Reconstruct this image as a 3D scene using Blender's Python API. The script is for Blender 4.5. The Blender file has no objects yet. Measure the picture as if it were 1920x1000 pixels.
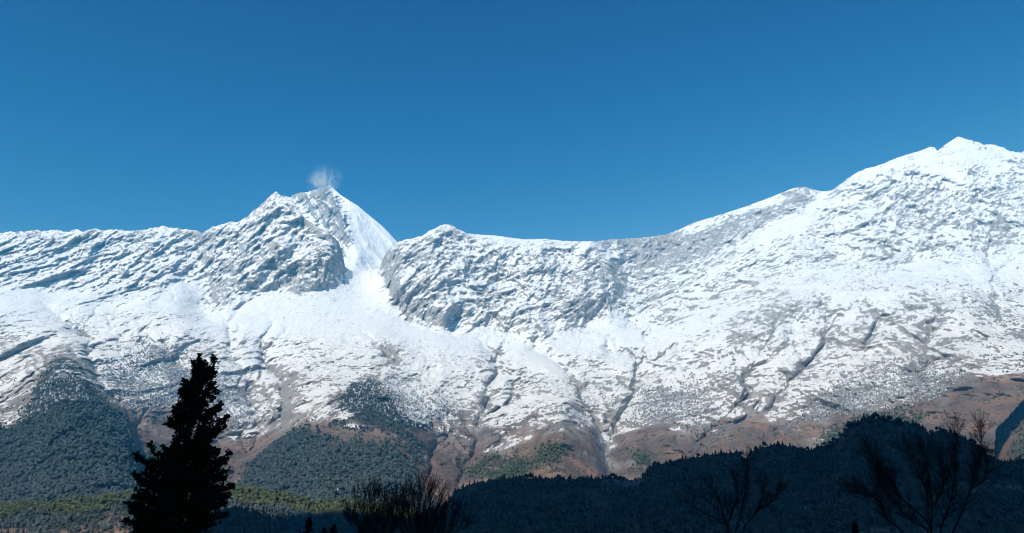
import bpy, math, time
import numpy as np
from mathutils import Vector
T0 = time.time()
R_ = math.radians
scene = bpy.context.scene
COL = scene.collection

# ------------------------------------------------------------------ camera, sky, sun, exposure
FPX = 1480.0                       # focal length in photo pixels (1920 wide)
PITCH = R_(20.0)
CAMZ = 1.6
cam_d = bpy.data.cameras.new('camera'); cam = bpy.data.objects.new('camera', cam_d); COL.objects.link(cam)
cam.location = (0, 0, CAMZ); cam.rotation_euler = (R_(90) + PITCH, 0, 0)
cam_d.sensor_width = 36; cam_d.lens = 36 * FPX / 1920; cam_d.clip_start = 0.3; cam_d.clip_end = 200000
scene.camera = cam

SUN_EL = 37.0
SUN_A = 27.0                       # light travels towards (sin A, cos A): the sun stands behind the camera, to the left
w = bpy.data.worlds.new('World'); scene.world = w; w.use_nodes = True
nt = w.node_tree; nt.nodes.clear()
sky = nt.nodes.new('ShaderNodeTexSky'); sky.sky_type = 'NISHITA'; sky.sun_disc = False
sky.sun_elevation = R_(SUN_EL); sky.sun_rotation = R_(180 + SUN_A)
sky.altitude = 2600; sky.air_density = 1.0; sky.dust_density = 0.0; sky.ozone_density = 3.0
bg = nt.nodes.new('ShaderNodeBackground'); bg.inputs[1].default_value = 0.09
wo = nt.nodes.new('ShaderNodeOutputWorld')
# deep mountain sky: a contrast curve per channel on the sky's own colour, as a phone camera's saturated blue
sep = nt.nodes.new('ShaderNodeSeparateColor'); cmb = nt.nodes.new('ShaderNodeCombineColor'); nt.links.new(sky.outputs[0], sep.inputs[0])
for ch, (top, pw, mul) in enumerate([(1.25, 6.0, 0.60), (2.4, 3.0, 0.40), (4.2, 1.67, 0.57)]):
    prev = sep.outputs[ch]
    for op, val in (('MINIMUM', top), ('POWER', pw), ('MULTIPLY', mul)):
        n_ = nt.nodes.new('ShaderNodeMath'); n_.operation = op; nt.links.new(prev, n_.inputs[0]); n_.inputs[1].default_value = val; prev = n_.outputs[0]
    nt.links.new(prev, cmb.inputs[ch])
nt.links.new(cmb.outputs[0], bg.inputs[0]); nt.links.new(bg.outputs[0], wo.inputs[0])

sun_d = bpy.data.lights.new('sun', 'SUN'); sun_d.energy = 5.0; sun_d.angle = R_(0.5); sun_d.color = (1, 0.92, 0.81)
sun = bpy.data.objects.new('sun', sun_d); COL.objects.link(sun)
sd = Vector((math.sin(R_(SUN_A)) * math.cos(R_(SUN_EL)), math.cos(R_(SUN_A)) * math.cos(R_(SUN_EL)), -math.sin(R_(SUN_EL))))
sun.rotation_euler = sd.to_track_quat('-Z', 'Y').to_euler()
scene.view_settings.view_transform = 'Standard'; scene.view_settings.look = 'None'
scene.view_settings.exposure = 0.32; scene.view_settings.gamma = 1
try:
    scene.cycles.max_bounces = 4; scene.cycles.diffuse_bounces = 2; scene.cycles.volume_bounces = 1
    scene.cycles.transparent_max_bounces = 8
    scene.cycles.use_denoising = True; scene.cycles.filter_width = 1.0
    scene.cycles.volume_max_steps = 256
except Exception as e:
    print(e)

# ------------------------------------------------------------------ helpers
rng = np.random.default_rng(7)

def tag(o, label=None, cat=None, group=None, kind=None):
    if label: o['label'] = label
    if cat: o['category'] = cat
    if group: o['group'] = group
    if kind: o['kind'] = kind
    return o

def ray(px, py):
    X = (np.asarray(px, float) - 960) / FPX; U = (500 - np.asarray(py, float)) / FPX
    c, s = math.cos(PITCH), math.sin(PITCH)
    return X, c - s * U, s + c * U

def at(px, py, Y):
    """world point seen at photo pixel (px,py) at depth Y"""
    x, y, z = ray(px, py)
    k = np.asarray(Y, float) / y
    return x * k, y * k, CAMZ + z * k

def mesh_obj(name, V, F, mat, parent=None, smooth=False, attrs=None, link=True):
    """V (n,3); F (m,k) with one k, or a list of such arrays"""
    me = bpy.data.meshes.new(name)
    V = np.ascontiguousarray(V, np.float32)
    Fs = F if isinstance(F, list) else [F]
    Fs = [np.asarray(f, np.int32) for f in Fs if len(f)]
    me.vertices.add(len(V)); me.vertices.foreach_set('co', V.ravel())
    nl = sum(f.size for f in Fs); npoly = sum(len(f) for f in Fs)
    me.loops.add(nl); me.polygons.add(npoly)
    me.loops.foreach_set('vertex_index', np.concatenate([f.ravel() for f in Fs]))
    tot = np.concatenate([np.full(len(f), f.shape[1], np.int32) for f in Fs])
    st = np.concatenate([[0], np.cumsum(tot)[:-1]]).astype(np.int32)
    me.polygons.foreach_set('loop_start', st)
    try: me.polygons.foreach_set('loop_total', tot)
    except Exception: pass
    me.polygons.foreach_set('use_smooth', np.full(npoly, smooth))
    me.update(calc_edges=True)
    if attrs:
        for k, a in attrs.items():
            at_ = me.attributes.new(k, 'FLOAT', 'POINT'); at_.data.foreach_set('value', np.ascontiguousarray(a, np.float32).ravel())
    if mat: me.materials.append(mat)
    o = bpy.data.objects.new(name, me)
    if link: COL.objects.link(o)
    if parent is not None: o.parent = parent
    return o

# --- gradient noise, vectorised
_P = np.random.default_rng(11).permutation(1024).astype(np.int32)
_G = np.random.default_rng(12).normal(size=(1024, 3)); _G /= np.linalg.norm(_G, axis=1)[:, None]; _G = _G.astype(np.float32)
def pn(x, y, z, seed=0):
    x = np.asarray(x, np.float32); y = np.asarray(y, np.float32) + np.float32(seed * 17.37); z = np.asarray(z, np.float32) + np.float32(seed * 5.13)
    x, y, z = np.broadcast_arrays(x, y, z)
    xi = np.floor(x).astype(np.int32); yi = np.floor(y).astype(np.int32); zi = np.floor(z).astype(np.int32)
    fx = x - xi; fy = y - yi; fz = z - zi
    u = fx*fx*fx*(fx*(fx*6-15)+10); v = fy*fy*fy*(fy*(fy*6-15)+10); ww = fz*fz*fz*(fz*(fz*6-15)+10)
    def g(i, j, k):
        h = _P[(_P[(_P[(xi+i) & 1023] + yi + j) & 1023] + zi + k) & 1023]
        G = _G[h]
        return G[..., 0]*(fx-i) + G[..., 1]*(fy-j) + G[..., 2]*(fz-k)
    a = g(0,0,0)*(1-u) + g(1,0,0)*u; b = g(0,1,0)*(1-u) + g(1,1,0)*u
    c = g(0,0,1)*(1-u) + g(1,0,1)*u; d = g(0,1,1)*(1-u) + g(1,1,1)*u
    return ((a*(1-v)+b*v)*(1-ww) + (c*(1-v)+d*v)*ww) * 1.6
def fbm(x, y, z, oct=4, seed=0, gain=0.5):
    s = 0; a = 1; f = 1
    for i in range(oct):
        s = s + a * pn(x*f, y*f, z*f, seed + i*3); a *= gain; f *= 2.03
    return s
def ridged(x, y, z, oct=4, seed=0, gain=0.5):
    s = 0; a = 1; f = 1; wgt = 1
    for i in range(oct):
        n = 1 - np.abs(pn(x*f, y*f, z*f, seed + i*3)) * 1.6
        n = np.clip(n, 0, 1)**2
        s = s + a * n * wgt; wgt = np.clip(n*1.6, 0, 1); a *= gain; f *= 2.05
    return s
def creased(x, y, z, oct=3, seed=0, gain=0.5):
    s = 0; a = 1; f = 1
    for i in range(oct):
        s = s + a * (0.75 - np.abs(pn(x*f, y*f, z*f, seed + i*3))*2.2); a *= gain; f *= 2.1
    return s
def sstep(a, b, x):
    t = np.clip((x-a)/(b-a), 0, 1); return t*t*(3-2*t)
def line(pts):
    p = np.array(pts, float); return lambda x: np.interp(x, p[:, 0], p[:, 1])
def inpoly(px, py, poly):
    p = np.array(poly, float); r = np.zeros(px.shape, bool)
    j = len(p) - 1
    for i in range(len(p)):
        xi, yi = p[i]; xj, yj = p[j]
        c = ((yi > py) != (yj > py)) & (px < (xj-xi)*(py-yi)/((yj-yi) + 1e-9) + xi)
        r ^= c; j = i
    return r.astype(np.float32)
def blur1(a, n, ax):
    if n < 1: return a
    k = 2*n + 1
    pad = [(0, 0), (0, 0)]; pad[ax] = (n+1, n)
    c = np.cumsum(np.pad(a, pad, mode='edge').astype(np.float64), axis=ax)
    if ax == 0: return ((c[k:] - c[:-k]) / k).astype(np.float32)
    return ((c[:, k:] - c[:, :-k]) / k).astype(np.float32)
def blur(a, n, m=None):
    m = n if m is None else m
    for _ in range(2):
        a = blur1(a, n, 0); a = blur1(a, m, 1)
    return a
def polydist(px, py, pts):
    """distance to a polyline in pixels and the signed side (+ = right of the downward direction)"""
    p = np.array(pts, float); best = np.full(px.shape, 1e9, np.float32); side = np.zeros(px.shape, np.float32); tt = np.zeros(px.shape, np.float32)
    L = 0; Ls = np.hypot(*(p[1:]-p[:-1]).T); tot = Ls.sum()
    for i in range(len(p)-1):
        a, b = p[i], p[i+1]; dx, dy = b - a; l2 = dx*dx + dy*dy
        t = np.clip(((px-a[0])*dx + (py-a[1])*dy)/l2, 0, 1)
        ex = px - (a[0]+t*dx); ey = py - (a[1]+t*dy); d = np.hypot(ex, ey)
        m = d < best; best = np.where(m, d, best)
        side = np.where(m, np.sign(ex*dy - ey*dx), side); tt = np.where(m, (L + t*Ls[i])/tot, tt)
        L += Ls[i]
    return best, side, tt
def gridfaces(nr, nc):
    i = np.arange(nr*nc).reshape(nr, nc)
    return np.stack([i[:-1, :-1], i[:-1, 1:], i[1:, 1:], i[1:, :-1]], -1).reshape(-1, 4)
def normals(X, Y, Z):
    P = np.stack([X, Y, Z], -1).astype(np.float32)
    du = np.gradient(P, axis=1); dv = np.gradient(P, axis=0)
    n = np.cross(du, dv); n /= np.linalg.norm(n, axis=-1)[..., None] + 1e-9
    return n * np.sign(n[..., 2:3] + 1e-6) if False else n

# --- node material helper
class NM:
    def __init__(s, name, rough=0.9):
        s.m = bpy.data.materials.new(name); s.m.use_nodes = True; s.t = s.m.node_tree
        s.b = s.t.nodes['Principled BSDF']; s.b.inputs['Roughness'].default_value = rough
        s.b.inputs['Specular IOR Level'].default_value = 0.15
    def n(s, typ, **kw):
        n = s.t.nodes.new(typ)
        for k, v in kw.items(): setattr(n, k, v)
        return n
    def l(s, a, b): s.t.links.new(a, b)
    def attr(s, name): return s.n('ShaderNodeAttribute', attribute_name=name).outputs['Fac']
    def geo(s): return s.n('ShaderNodeNewGeometry').outputs['Position']
    def mapping(s, v, scale=(1, 1, 1), rot=(0, 0, 0)):
        m = s.n('ShaderNodeMapping'); m.inputs['Scale'].default_value = scale; m.inputs['Rotation'].default_value = rot
        s.l(v, m.inputs[0]); return m.outputs[0]
    def noise(s, v, scale, detail=4, rough=0.6, dist=0.0):
        n = s.n('ShaderNodeTexNoise'); n.inputs['Scale'].default_value = scale; n.inputs['Detail'].default_value = detail
        n.inputs['Roughness'].default_value = rough; n.inputs['Distortion'].default_value = dist
        s.l(v, n.inputs['Vector']); return n.outputs['Fac']
    def math(s, op, a, b=None, c=None, clamp=False):
        n = s.n('ShaderNodeMath', operation=op); n.use_clamp = clamp
        for i, v in enumerate((a, b, c)):
            if v is None: continue
            if isinstance(v, (int, float)): n.inputs[i].default_value = v
            else: s.l(v, n.inputs[i])
        return n.outputs[0]
    def step(s, a, b, v):
        n = s.n('ShaderNodeMapRange', interpolation_type='SMOOTHSTEP'); n.inputs[1].default_value = a; n.inputs[2].default_value = b
        s.l(v, n.inputs[0]); return n.outputs[0]
    def mix(s, f, a, b):
        n = s.n('ShaderNodeMix', data_type='RGBA')
        if isinstance(f, (int, float)): n.inputs[0].default_value = f
        else: s.l(f, n.inputs[0])
        for i, v in ((6, a), (7, b)):
            if isinstance(v, tuple): n.inputs[i].default_value = (*v, 1)
            else: s.l(v, n.inputs[i])
        return n.outputs[2]
    def bump(s, h, strength, dist):
        n = s.n('ShaderNodeBump'); n.inputs['Strength'].default_value = strength; n.inputs['Distance'].default_value = dist
        s.l(h, n.inputs['Height']); s.l(n.outputs[0], s.b.inputs['Normal'])

def mountain_material(name):
    k = NM(name); P = k.geo()
    snow = k.attr('snow'); forest = k.attr('forest'); brown = k.attr('brown'); warm = k.attr('warm')
    n1 = k.noise(P, 1/55, 5, 0.68, 0.6); n2 = k.noise(P, 1/220, 5, 0.6); n3 = k.noise(P, 1/16, 3, 0.6)
    nb = k.noise(P, 1/420, 5, 0.62, 0.8)
    # rock
    rock = k.mix(k.step(0.35, 0.65, n1), (0.27, 0.265, 0.26), (0.45, 0.435, 0.42))
    rockw = k.mix(k.step(0.3, 0.7, n2), (0.22, 0.205, 0.19), (0.34, 0.305, 0.275))
    c = k.mix(warm, rock, rockw)
    # dry grass and scrub
    g1 = k.mix(k.step(0.3, 0.72, n2), (0.150, 0.106, 0.082), (0.30, 0.185, 0.125))
    g2 = k.mix(k.step(0.42, 0.62, nb), g1, (0.135, 0.105, 0.085))
    g3 = k.mix(k.step(0.50, 0.66, n1), g2, (0.062, 0.060, 0.045))
    c = k.mix(brown, c, g3)
    ff = k.math('ADD', forest, k.math('MULTIPLY', k.math('SUBTRACT', n1, 0.5), 0.8))
    c = k.mix(k.step(0.3, 0.6, ff), c, k.mix(k.step(0.45, 0.68, n2), (0.040, 0.050, 0.036), (0.085, 0.068, 0.048)))
    sf = k.math('ADD', snow, k.math('MULTIPLY', k.math('SUBTRACT', n3, 0.5), 0.6))
    sf = k.math('ADD', sf, k.math('MULTIPLY', k.math('SUBTRACT', n1, 0.5), 0.9))
    # thin broken rock edges showing through the snow
    for sc_, rot, w_, amt in ((1/75, R_(28), .016, .62), (1/38, R_(-14), .020, .5)):
        n4 = k.noise(k.mapping(P, (.55, .7, 1.5), (0, rot, 0)), sc_, 3, .62, .4)
        ln = k.step(w_, 0.0, k.math('ABSOLUTE', k.math('SUBTRACT', n4, 0.5)))
        sf = k.math('SUBTRACT', sf, k.math('MULTIPLY', k.math('MULTIPLY', ln, amt), k.step(0.40, 0.56, nb)))
    sc = k.mix(n2, (0.76, 0.775, 0.79), (0.90, 0.90, 0.90)); sc = k.mix(k.math('MULTIPLY', warm, 0.8), sc, (0.80, 0.765, 0.70))
    c = k.mix(k.step(0.34, 0.66, sf), c, sc)
    k.l(c, k.b.inputs['Base Color'])
    k.bump(k.math('ADD', n1, k.math('MULTIPLY', n3, 0.35)), 0.8, 13.0)
    return k.m

M_mtn = mountain_material('snow_and_rock')

# ------------------------------------------------------------------ the great mountain wall (one sheet of terrain)
crest_pts = [(-400,470),(-250,430),(-120,455),(0,436),(30,435),(60,431),(85,434),(110,431),(125,436),(140,433),(160,433),(175,430),(200,432),(215,430),(245,434),(275,431),(305,424),(330,428),(345,429),(383,436),(400,425),(425,418),(450,415),(458,407),(465,405),(490,383),(505,368),(517,358),(527,367),(538,368),(548,374),(560,393),(575,412),(600,430),(620,440),(635,455),(642,475),(647,500),(660,508),(690,508),(712,500),(720,482),(728,470),(745,455),(770,447),(790,443),(805,433),(815,428),(825,422),(835,421),(850,423),(860,430),(868,432),(875,438),(930,442),(980,449),(1020,448),(1060,452),(1120,453),(1145,449),(1200,446),(1250,440),(1275,430),(1300,418),(1350,403),(1400,387),(1450,368),(1485,354),(1500,351),(1512,351),(1530,357),(1545,359),(1560,357),(1568,350),(1580,343),(1590,334),(1605,325),(1625,315),(1640,313),(1700,290),(1720,285),(1745,275),(1752,276),(1758,283),(1768,274),(1797,256),(1812,261),(1830,265),(1845,271),(1860,270),(1890,280),(1905,286),(1920,284),(1980,300),(2100,280),(2300,340)]
crestR_pts = [(-400,8200),(0,8000),(383,8100),(450,8100),(517,8250),(560,8000),(640,7500),(650,8100),(715,8200),(725,7700),(760,7800),(840,7750),(900,8100),(1200,8400),(1500,8900),(1560,8900),(1600,8700),(1800,9100),(2000,9000),(2300,9000)]
benchH_pts = [(-400,560),(0,545),(200,560),(340,545),(380,600),(450,560),(520,545),(610,548),(660,560),(720,570),(770,612),(900,628),(1060,622),(1150,600),(1200,625),(1300,590),(1400,545),(1480,500),(1600,505),(1700,500),(1800,480),(1920,470),(2300,470)]
benchHR_pts = [(-400,7000),(0,6800),(340,6900),(450,7000),(600,7150),(700,7200),(800,6800),(1000,6900),(1200,6900),(1400,6900),(1600,7000),(1920,7100),(2300,7100)]
benchL_pts = [(-400,600),(0,590),(100,600),(200,610),(300,600),(400,610),(500,640),(700,640),(850,650),(1000,665),(1150,665),(1250,650),(1350,600),(1450,560),(1600,540),(1700,530),(1800,530),(1920,560),(2300,560)]
benchLR_pts = [(-400,6100),(0,6000),(400,6100),(700,6050),(900,6150),(1150,6200),(1400,6200),(1600,6200),(1920,6300),(2300,6300)]
snow_pts = [(-400,770),(0,775),(50,772),(80,760),(150,745),(240,765),(330,772),(420,790),(490,806),(560,788),(620,765),(700,775),(800,800),(900,810),(960,812),(1000,800),(1060,802),(1130,822),(1190,820),(1260,806),(1350,800),(1450,795),(1500,792),(1545,788),(1600,765),(1700,748),(1760,738),(1800,708),(1850,705),(1920,690),(2300,690)]
snowR_pts = [(-400,4500),(0,4400),(100,4150),(250,4500),(420,4700),(490,4800),(560,4500),(700,4400),(800,4600),(900,4700),(1050,4400),(1150,4900),(1250,4700),(1500,4600),(1700,4500),(1920,4400),(2300,4400)]
cr = line(crest_pts)
DU = 1.5; NR = 440
U = np.arange(-330, 2260, DU)
yc = cr(U); yb = np.full(U.shape, 1070.0)
NC = len(U)
# jagged skyline, finer than the traced line
jag = pn(U/9, 0, 0, 1)*2.4 + pn(U/4, 0, 0, 2)*1.3 + pn(U/24, 0, 0, 3)*1.6
jw = np.interp(U, [-400, 300, 460, 500, 545, 640, 730, 760, 870, 900, 1140, 1160, 1230, 1560, 1600, 1750, 1830, 1900, 2300], [1, 1, .9, .5, .8, .9, .7, .6, .8, .15, .25, .2, .05, .05, .5, .1, .5, .8, 1])
ycs = blur1(blur1(yc[None].astype(np.float32), 22, 1), 22, 1)[0]        # smooth rows; the real skyline only bends the topmost ones
yc = yc - jag*jw
t = np.linspace(0, 1, NR)[:, None]
PY = (yb[None] * (1-t) + ycs[None] * t + (yc-ycs)[None] * t**5).astype(np.float32)
PX = np.broadcast_to(U[None].astype(np.float32), PY.shape).copy()
def knots(PXc, PYr):
    """depth by photo height, column by column, through the knot lines"""
    out = np.zeros_like(PYr)
    ys = [1070*np.ones(NC), np.interp(U, *np.array(snow_pts, float).T), np.interp(U, *np.array(benchL_pts, float).T), np.interp(U, *np.array(benchH_pts, float).T), yc]
    rs = [2350*np.ones(NC), np.interp(U, *np.array(snowR_pts, float).T), np.interp(U, *np.array(benchLR_pts, float).T), np.interp(U, *np.array(benchHR_pts, float).T), np.interp(U, *np.array(crestR_pts, float).T)]
    for j in range(NC):
        yy = [-y[j] for y in ys]; rr = [r[j] for r in rs]
        for q in range(1, 5):
            if yy[q] < yy[q-1] + 4: yy[q] = yy[q-1] + 4
        out[:, j] = np.interp(-PYr[:, j], yy, rr) + np.maximum(0, -PYr[:, j]-yy[-1])*6
    return out
GPX, GPY = PX, PY
YG = np.arange(1080, 220, -2.0)                     # regular grid used for everything that shapes the depth
PX, PY = [a.astype(np.float32) for a in np.meshgrid(U, YG)]
RR = blur(knots(PX, PY), 9, 14)
def resample(A):
    f = np.clip((1080 - GPY)/2.0, 0, len(YG)-1.001); i = f.astype(int); f = f - i; c = np.arange(NC)[None]
    return (A[i, c]*(1-f) + A[i+1, c]*f).astype(np.float32)
X0, Y0, Z0 = at(PX, PY, RR); X0 = X0.astype(np.float32); Y0 = Y0.astype(np.float32); Z0 = Z0.astype(np.float32)
# warped pixel coordinates, so that no traced edge is straight
WX = PX + 10*fbm(X0/420, Y0/420, Z0/420, 4, 21); WY = PY + 8*fbm(X0/420, Y0/420, Z0/420, 4, 29)
def mask(polys, soft=1, warp=1.0):
    m = np.zeros(PX.shape, np.float32)
    wx = PX + (WX-PX)*warp; wy = PY + (WY-PY)*warp
    for p in polys: m = np.maximum(m, inpoly(wx, wy, p))
    return blur(m, soft) if soft else m
spur_face = [(395,560),(385,500),(400,430),(450,412),(500,365),(545,360),(575,405),(640,450),(648,490),(612,530),(562,548),(520,530),(470,535),(440,580),(400,585)]
right_face = [(722,480),(718,520),(735,555),(752,590),(790,608),(850,612),(905,630),(950,610),(1000,640),(1075,625),(1110,590),(1160,560),(1150,440),(745,440)]
far_right_wall = [(1120,445),(1290,410),(1500,345),(1560,350),(1480,420),(1400,440),(1330,490),(1250,540),(1215,600),(1160,570)]
forest_left = [(-400,760),(-60,780),(30,790),(60,745),(75,715),(110,660),(135,655),(170,700),(180,740),(205,765),(240,790),(258,840),(270,900),(285,960),(285,1075),(-400,1075)]
forest_mid = [(425,925),(455,870),(490,845),(560,805),(640,785),(700,790),(760,800),(805,815),(812,850),(790,880),(770,905),(800,930),(850,960),(860,1075),(420,1075)]
gorge_mid = [(258,830),(300,770),(420,790),(480,820),(440,880),(430,935),(285,935)]
cliff_knob = [(1000,880),(1010,830),(1040,805),(1050,786),(1062,800),(1110,805),(1122,840),(1135,890),(1140,920),(980,920)]
knob2 = [(1150,850),(1180,815),(1212,835),(1222,880),(1215,930),(1140,930)]
bul = (-270*blur(inpoly(WX, WY, spur_face), 14) - 330*blur(inpoly(WX, WY, right_face), 12)
       + 260*blur(inpoly(WX, WY, far_right_wall), 10)
       - 520*blur(inpoly(WX, WY, forest_left), 26) - 480*blur(inpoly(WX, WY, forest_mid), 26) + 160*blur(inpoly(WX, WY, gorge_mid), 10)
       - 300*blur(inpoly(PX, PY, cliff_knob), 6, 5) - 260*blur(inpoly(WX, WY, knob2), 6))
# gullies: (line, depth in metres, half width in px)
gullies = [([(497,628),(492,655),(500,690),(527,720),(531,750),(520,785),(497,805),(470,840),(440,875),(432,930)], 190, 7),
 ([(927,640),(940,687),(917,734),(905,774),(900,810),(890,850),(860,900),(850,960)], 190, 8),
 ([(905,640),(950,687),(973,734),(955,757),(915,780)], 130, 7),
 ([(985,640),(1040,674),(1087,734),(1097,780),(1120,800),(1138,830),(1146,880),(1150,940)], 230, 9),
 ([(1120,650),(1150,664),(1207,674),(1190,717),(1180,750),(1160,777),(1150,815)], 230, 10),
 ([(1230,600),(1205,640),(1207,674)], 90, 8),
 ([(1545,560),(1543,617),(1543,650),(1513,687),(1477,717),(1467,750),(1420,783),(1347,805),(1300,840)], 170, 8),
 ([(1420,640),(1427,667),(1393,707),(1397,740),(1370,765)], 90, 5),
 ([(1740,600),(1740,627),(1743,673),(1730,700),(1715,760)], 150, 7),
 ([(1610,540),(1640,600),(1620,660)], 70, 8),
 ([(60,560),(120,600),(165,640),(175,690),(200,740),(240,775),(258,840),(272,900)], 210, 9),
 ([(210,600),(225,650),(300,640),(340,700),(345,760)], 90, 9),
 ([(300,540),(360,580),(430,620),(440,680),(465,720),(470,760),(480,800)], 110, 8),
 ([(640,640),(700,655),(740,680),(735,700)], 80, 8),
 ([(812,790),(816,850),(800,890)], 150, 5),
 ([(650,500),(643,530),(560,552),(520,545),(480,545),(440,590)], 130, 7),
 ([(716,478),(716,520),(730,556),(752,597),(800,620),(905,640)], 130, 7),
 ([(1560,350),(1480,425),(1400,445),(1330,500),(1240,560),(1180,600)], 150, 7),
 ([(1060,460),(1100,520),(1120,560),(1100,610)], 120, 10), ([(960,470),(930,520),(955,575),(950,620)], 130, 10),
 ([(1210,470),(1180,520),(1160,560)], 90, 9), ([(860,470),(900,540),(930,590)], 70, 8),
 ([(1840,500),(1790,520),(1700,520),(1620,525),(1560,560)], 120, 9), ([(1920,470),(1860,520),(1880,600),(1930,640)], 120, 9),
 ([(1885,400),(1850,440),(1855,490)], 130, 9), ([(1480,505),(1400,540),(1330,600),(1280,640),(1210,690)], 90, 12),
 ([(1320,835),(1290,860)], 60, 5), ([(1440,790),(1440,840)], 40, 3),
 ([(110,640),(95,690),(70,740)], 60, 10), ([(255,770),(262,850),(272,890)], 120, 5)]
for pts, dep, hw in gullies:
    d, sd_, tt = polydist(WX, WY, pts)
    # the wall to the left of the gully (facing away from the sun) is the steeper one
    wdt = np.where(sd_ < 0, hw*1.3, hw*2.6)
    bul = bul + 0.72*dep * np.exp(-(d/wdt)**1.05) * sstep(0, 0.12, tt + 0.03) * 0.9
# side gullies branching up and outwards from the main ones
gline = np.full(PX.shape, 99.0, np.float32)
rg = np.random.default_rng(77); tribs = []
for pts, dep, hw in gullies:
    tribs.append((pts, 0, hw))
    p = np.array(pts, float)
    if p[:, 1].max() < 600: continue
    for q in range(int(3 + np.hypot(*(p[1:]-p[:-1]).T).sum()/38)):
        i = rg.integers(0, len(p)-1); f = rg.random(); a = p[i]*(1-f) + p[i+1]*f
        if a[1] < 600 or a[1] > 880: continue
        sx = rg.choice([-1, 1]); L = rg.uniform(22, 62); b = a + np.array([sx*L*rg.uniform(.35, .8), -L*rg.uniform(.6, 1)])
        m = (a+b)/2 + rg.normal(0, L*.10, 2); tribs.append(([tuple(b), tuple(m), tuple(a)], rg.uniform(28, 62), rg.uniform(2.2, 4.0)))
for pts, dep, hw in tribs:
    p = np.array(pts, float); x0, x1 = p[:, 0].min()-55, p[:, 0].max()+55; y0, y1 = p[:, 1].min()-50, p[:, 1].max()+50
    c0, c1 = np.searchsorted(U, [x0, x1]); r0_, r1_ = int(max(0, (1080-y1)/2)), int(max(1, (1080-y0)/2))
    if c1 <= c0: continue
    sl_ = (slice(r0_, r1_), slice(c0, c1)); d, sd_, tt = polydist(WX[sl_], WY[sl_], pts)
    wgt = sstep(0, .25, tt + .02)
    gline[sl_] = np.minimum(gline[sl_], d/(.25+.75*wgt))
    if dep: bul[sl_] += dep*np.exp(-(d/(hw*np.where(sd_ < 0, 1, 1.8)))**1.1)*wgt
stepline = [(1990,690),(1925,745),(1885,790),(1868,805),(1864,850),(1868,900)]
d, _, _ = polydist(PX, PY, stepline)
rs_ = (PX > np.interp(PY, [690, 745, 790, 805, 850, 900, 1080], [1990, 1925, 1885, 1868, 1864, 1868, 1868])) & (PY > 690)
bul = bul + 620*np.exp(-d/34)*rs_*sstep(930, 880, PY)
RR = resample(RR + bul); gline = resample(gline); PX, PY = GPX, GPY
X0, Y0, Z0 = [a.astype(np.float32) for a in at(PX, PY, RR)]
WX = PX + 10*fbm(X0/420, Y0/420, Z0/420, 4, 21); WY = PY + 8*fbm(X0/420, Y0/420, Z0/420, 4, 29)
X0, Y0, Z0 = [a.astype(np.float32) for a in at(PX, PY, RR)]
print('base', time.time()-T0)

# --- how rugged each place is
ax = 0.86
wx_ = fbm(X0/900, Y0/900, Z0/900, 3, 41)*160; wz_ = fbm(X0/900, Y0/900, Z0/900, 3, 47)*160
tcrest = (PY - yc[None]); tb = PY - np.interp(U, *np.array(benchH_pts, float).T)[None]
up = sstep(12, -25, tb)                                   # above the bench
low = sstep(8, 60, PY - np.interp(U, *np.array(benchL_pts, float).T)[None])
sl = PY - np.interp(U, *np.array(snow_pts, float).T)[None]  # below the snow line
rightw = sstep(1120, 1250, PX) ; midw = sstep(700, 780, PX)*(1-sstep(1250, 1400, PX))
bench_poly = [(380,600),(420,575),(500,555),(560,550),(615,540),(645,505),(715,505),(722,560),(755,600),(850,618),(920,640),(1060,628),(1200,615),(1190,650),(1080,655),(1000,650),(940,645),(860,660),(760,640),(680,640),(600,640),(500,632),(450,625),(400,620)]
snow_smooth = [bench_poly, [(1250,436),(1300,414),(1400,383),(1500,347),(1512,351),(1490,362),(1400,400),(1340,422),(1290,440)],
  [(1600,322),(1650,306),(1745,272),(1757,284),(1797,254),(1850,268),(1910,285),(1880,320),(1820,318),(1770,330),(1720,300),(1660,325),(1620,345)],
  [(1440,430),(1490,402),(1560,372),(1560,385),(1500,430),(1440,450),(1412,452)], [(870,440),(980,450),(1140,455),(1130,459),(1050,458),(960,458)],
  [(300,545),(385,525),(375,580),(330,590)], [(0,545),(60,545),(130,590),(60,585),(0,590)], [(1780,505),(1920,470),(1920,500),(1840,520)],
  [(1150,600),(1215,630),(1290,605),(1340,580),(1300,620),(1240,648),(1180,650)],
  [(940,640),(1010,650),(1060,670),(1100,720),(1060,700),(990,690)]]
smooth_m = mask(snow_smooth, 5)
rug = (0.35 + 0.65*up) * (1 - 0.8*smooth_m)
rug = np.where(sl > 0, rug*0.9, rug)
wL_pre = (1-sstep(560, 720, PX))*up; midw_pre = midw*up*(1-sstep(1000, 1150, PX))
# ribs and gullies running down the slope
xs = X0 + wx_; zs = Z0 + wz_
ribs = ridged(xs/520, Y0/2600, zs/1500, 4, 61, 0.5)
ribs2 = ridged((xs*0.80 - zs*0.6)/300, Y0/1500, (zs*0.8 + xs*0.6)/900, 4, 67, 0.55)
D = -(ribs-0.9)*125*(0.5+0.5*up+0.3*low)*(1-0.75*smooth_m)*(1-0.6*rightw*up) - (ribs2-0.9)*55*rug
D -= creased((X0+.3*Z0)/250, Y0/420, (Z0-.5*X0)/380, 4, 71, .5)*28*rug
face = np.clip(wL_pre + .6*midw_pre, 0, 1)
D -= (ridged((X0 + 60*fbm(X0/200, Y0/200, Z0/200, 2, 74))/125, Y0/900, Z0/620, 3, 75, .55)-.9)*52*face*rug
D -= (ridged((xs-.3*zs)/330, Y0/900, zs/620, 3, 78, .5)-.9)*42*low*(1-.6*smooth_m)
D -= creased((X0-.5*Z0)/115, Y0/300, (Z0+.5*X0)/230, 3, 73, .55)*17*(0.45+0.55*rug)
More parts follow.
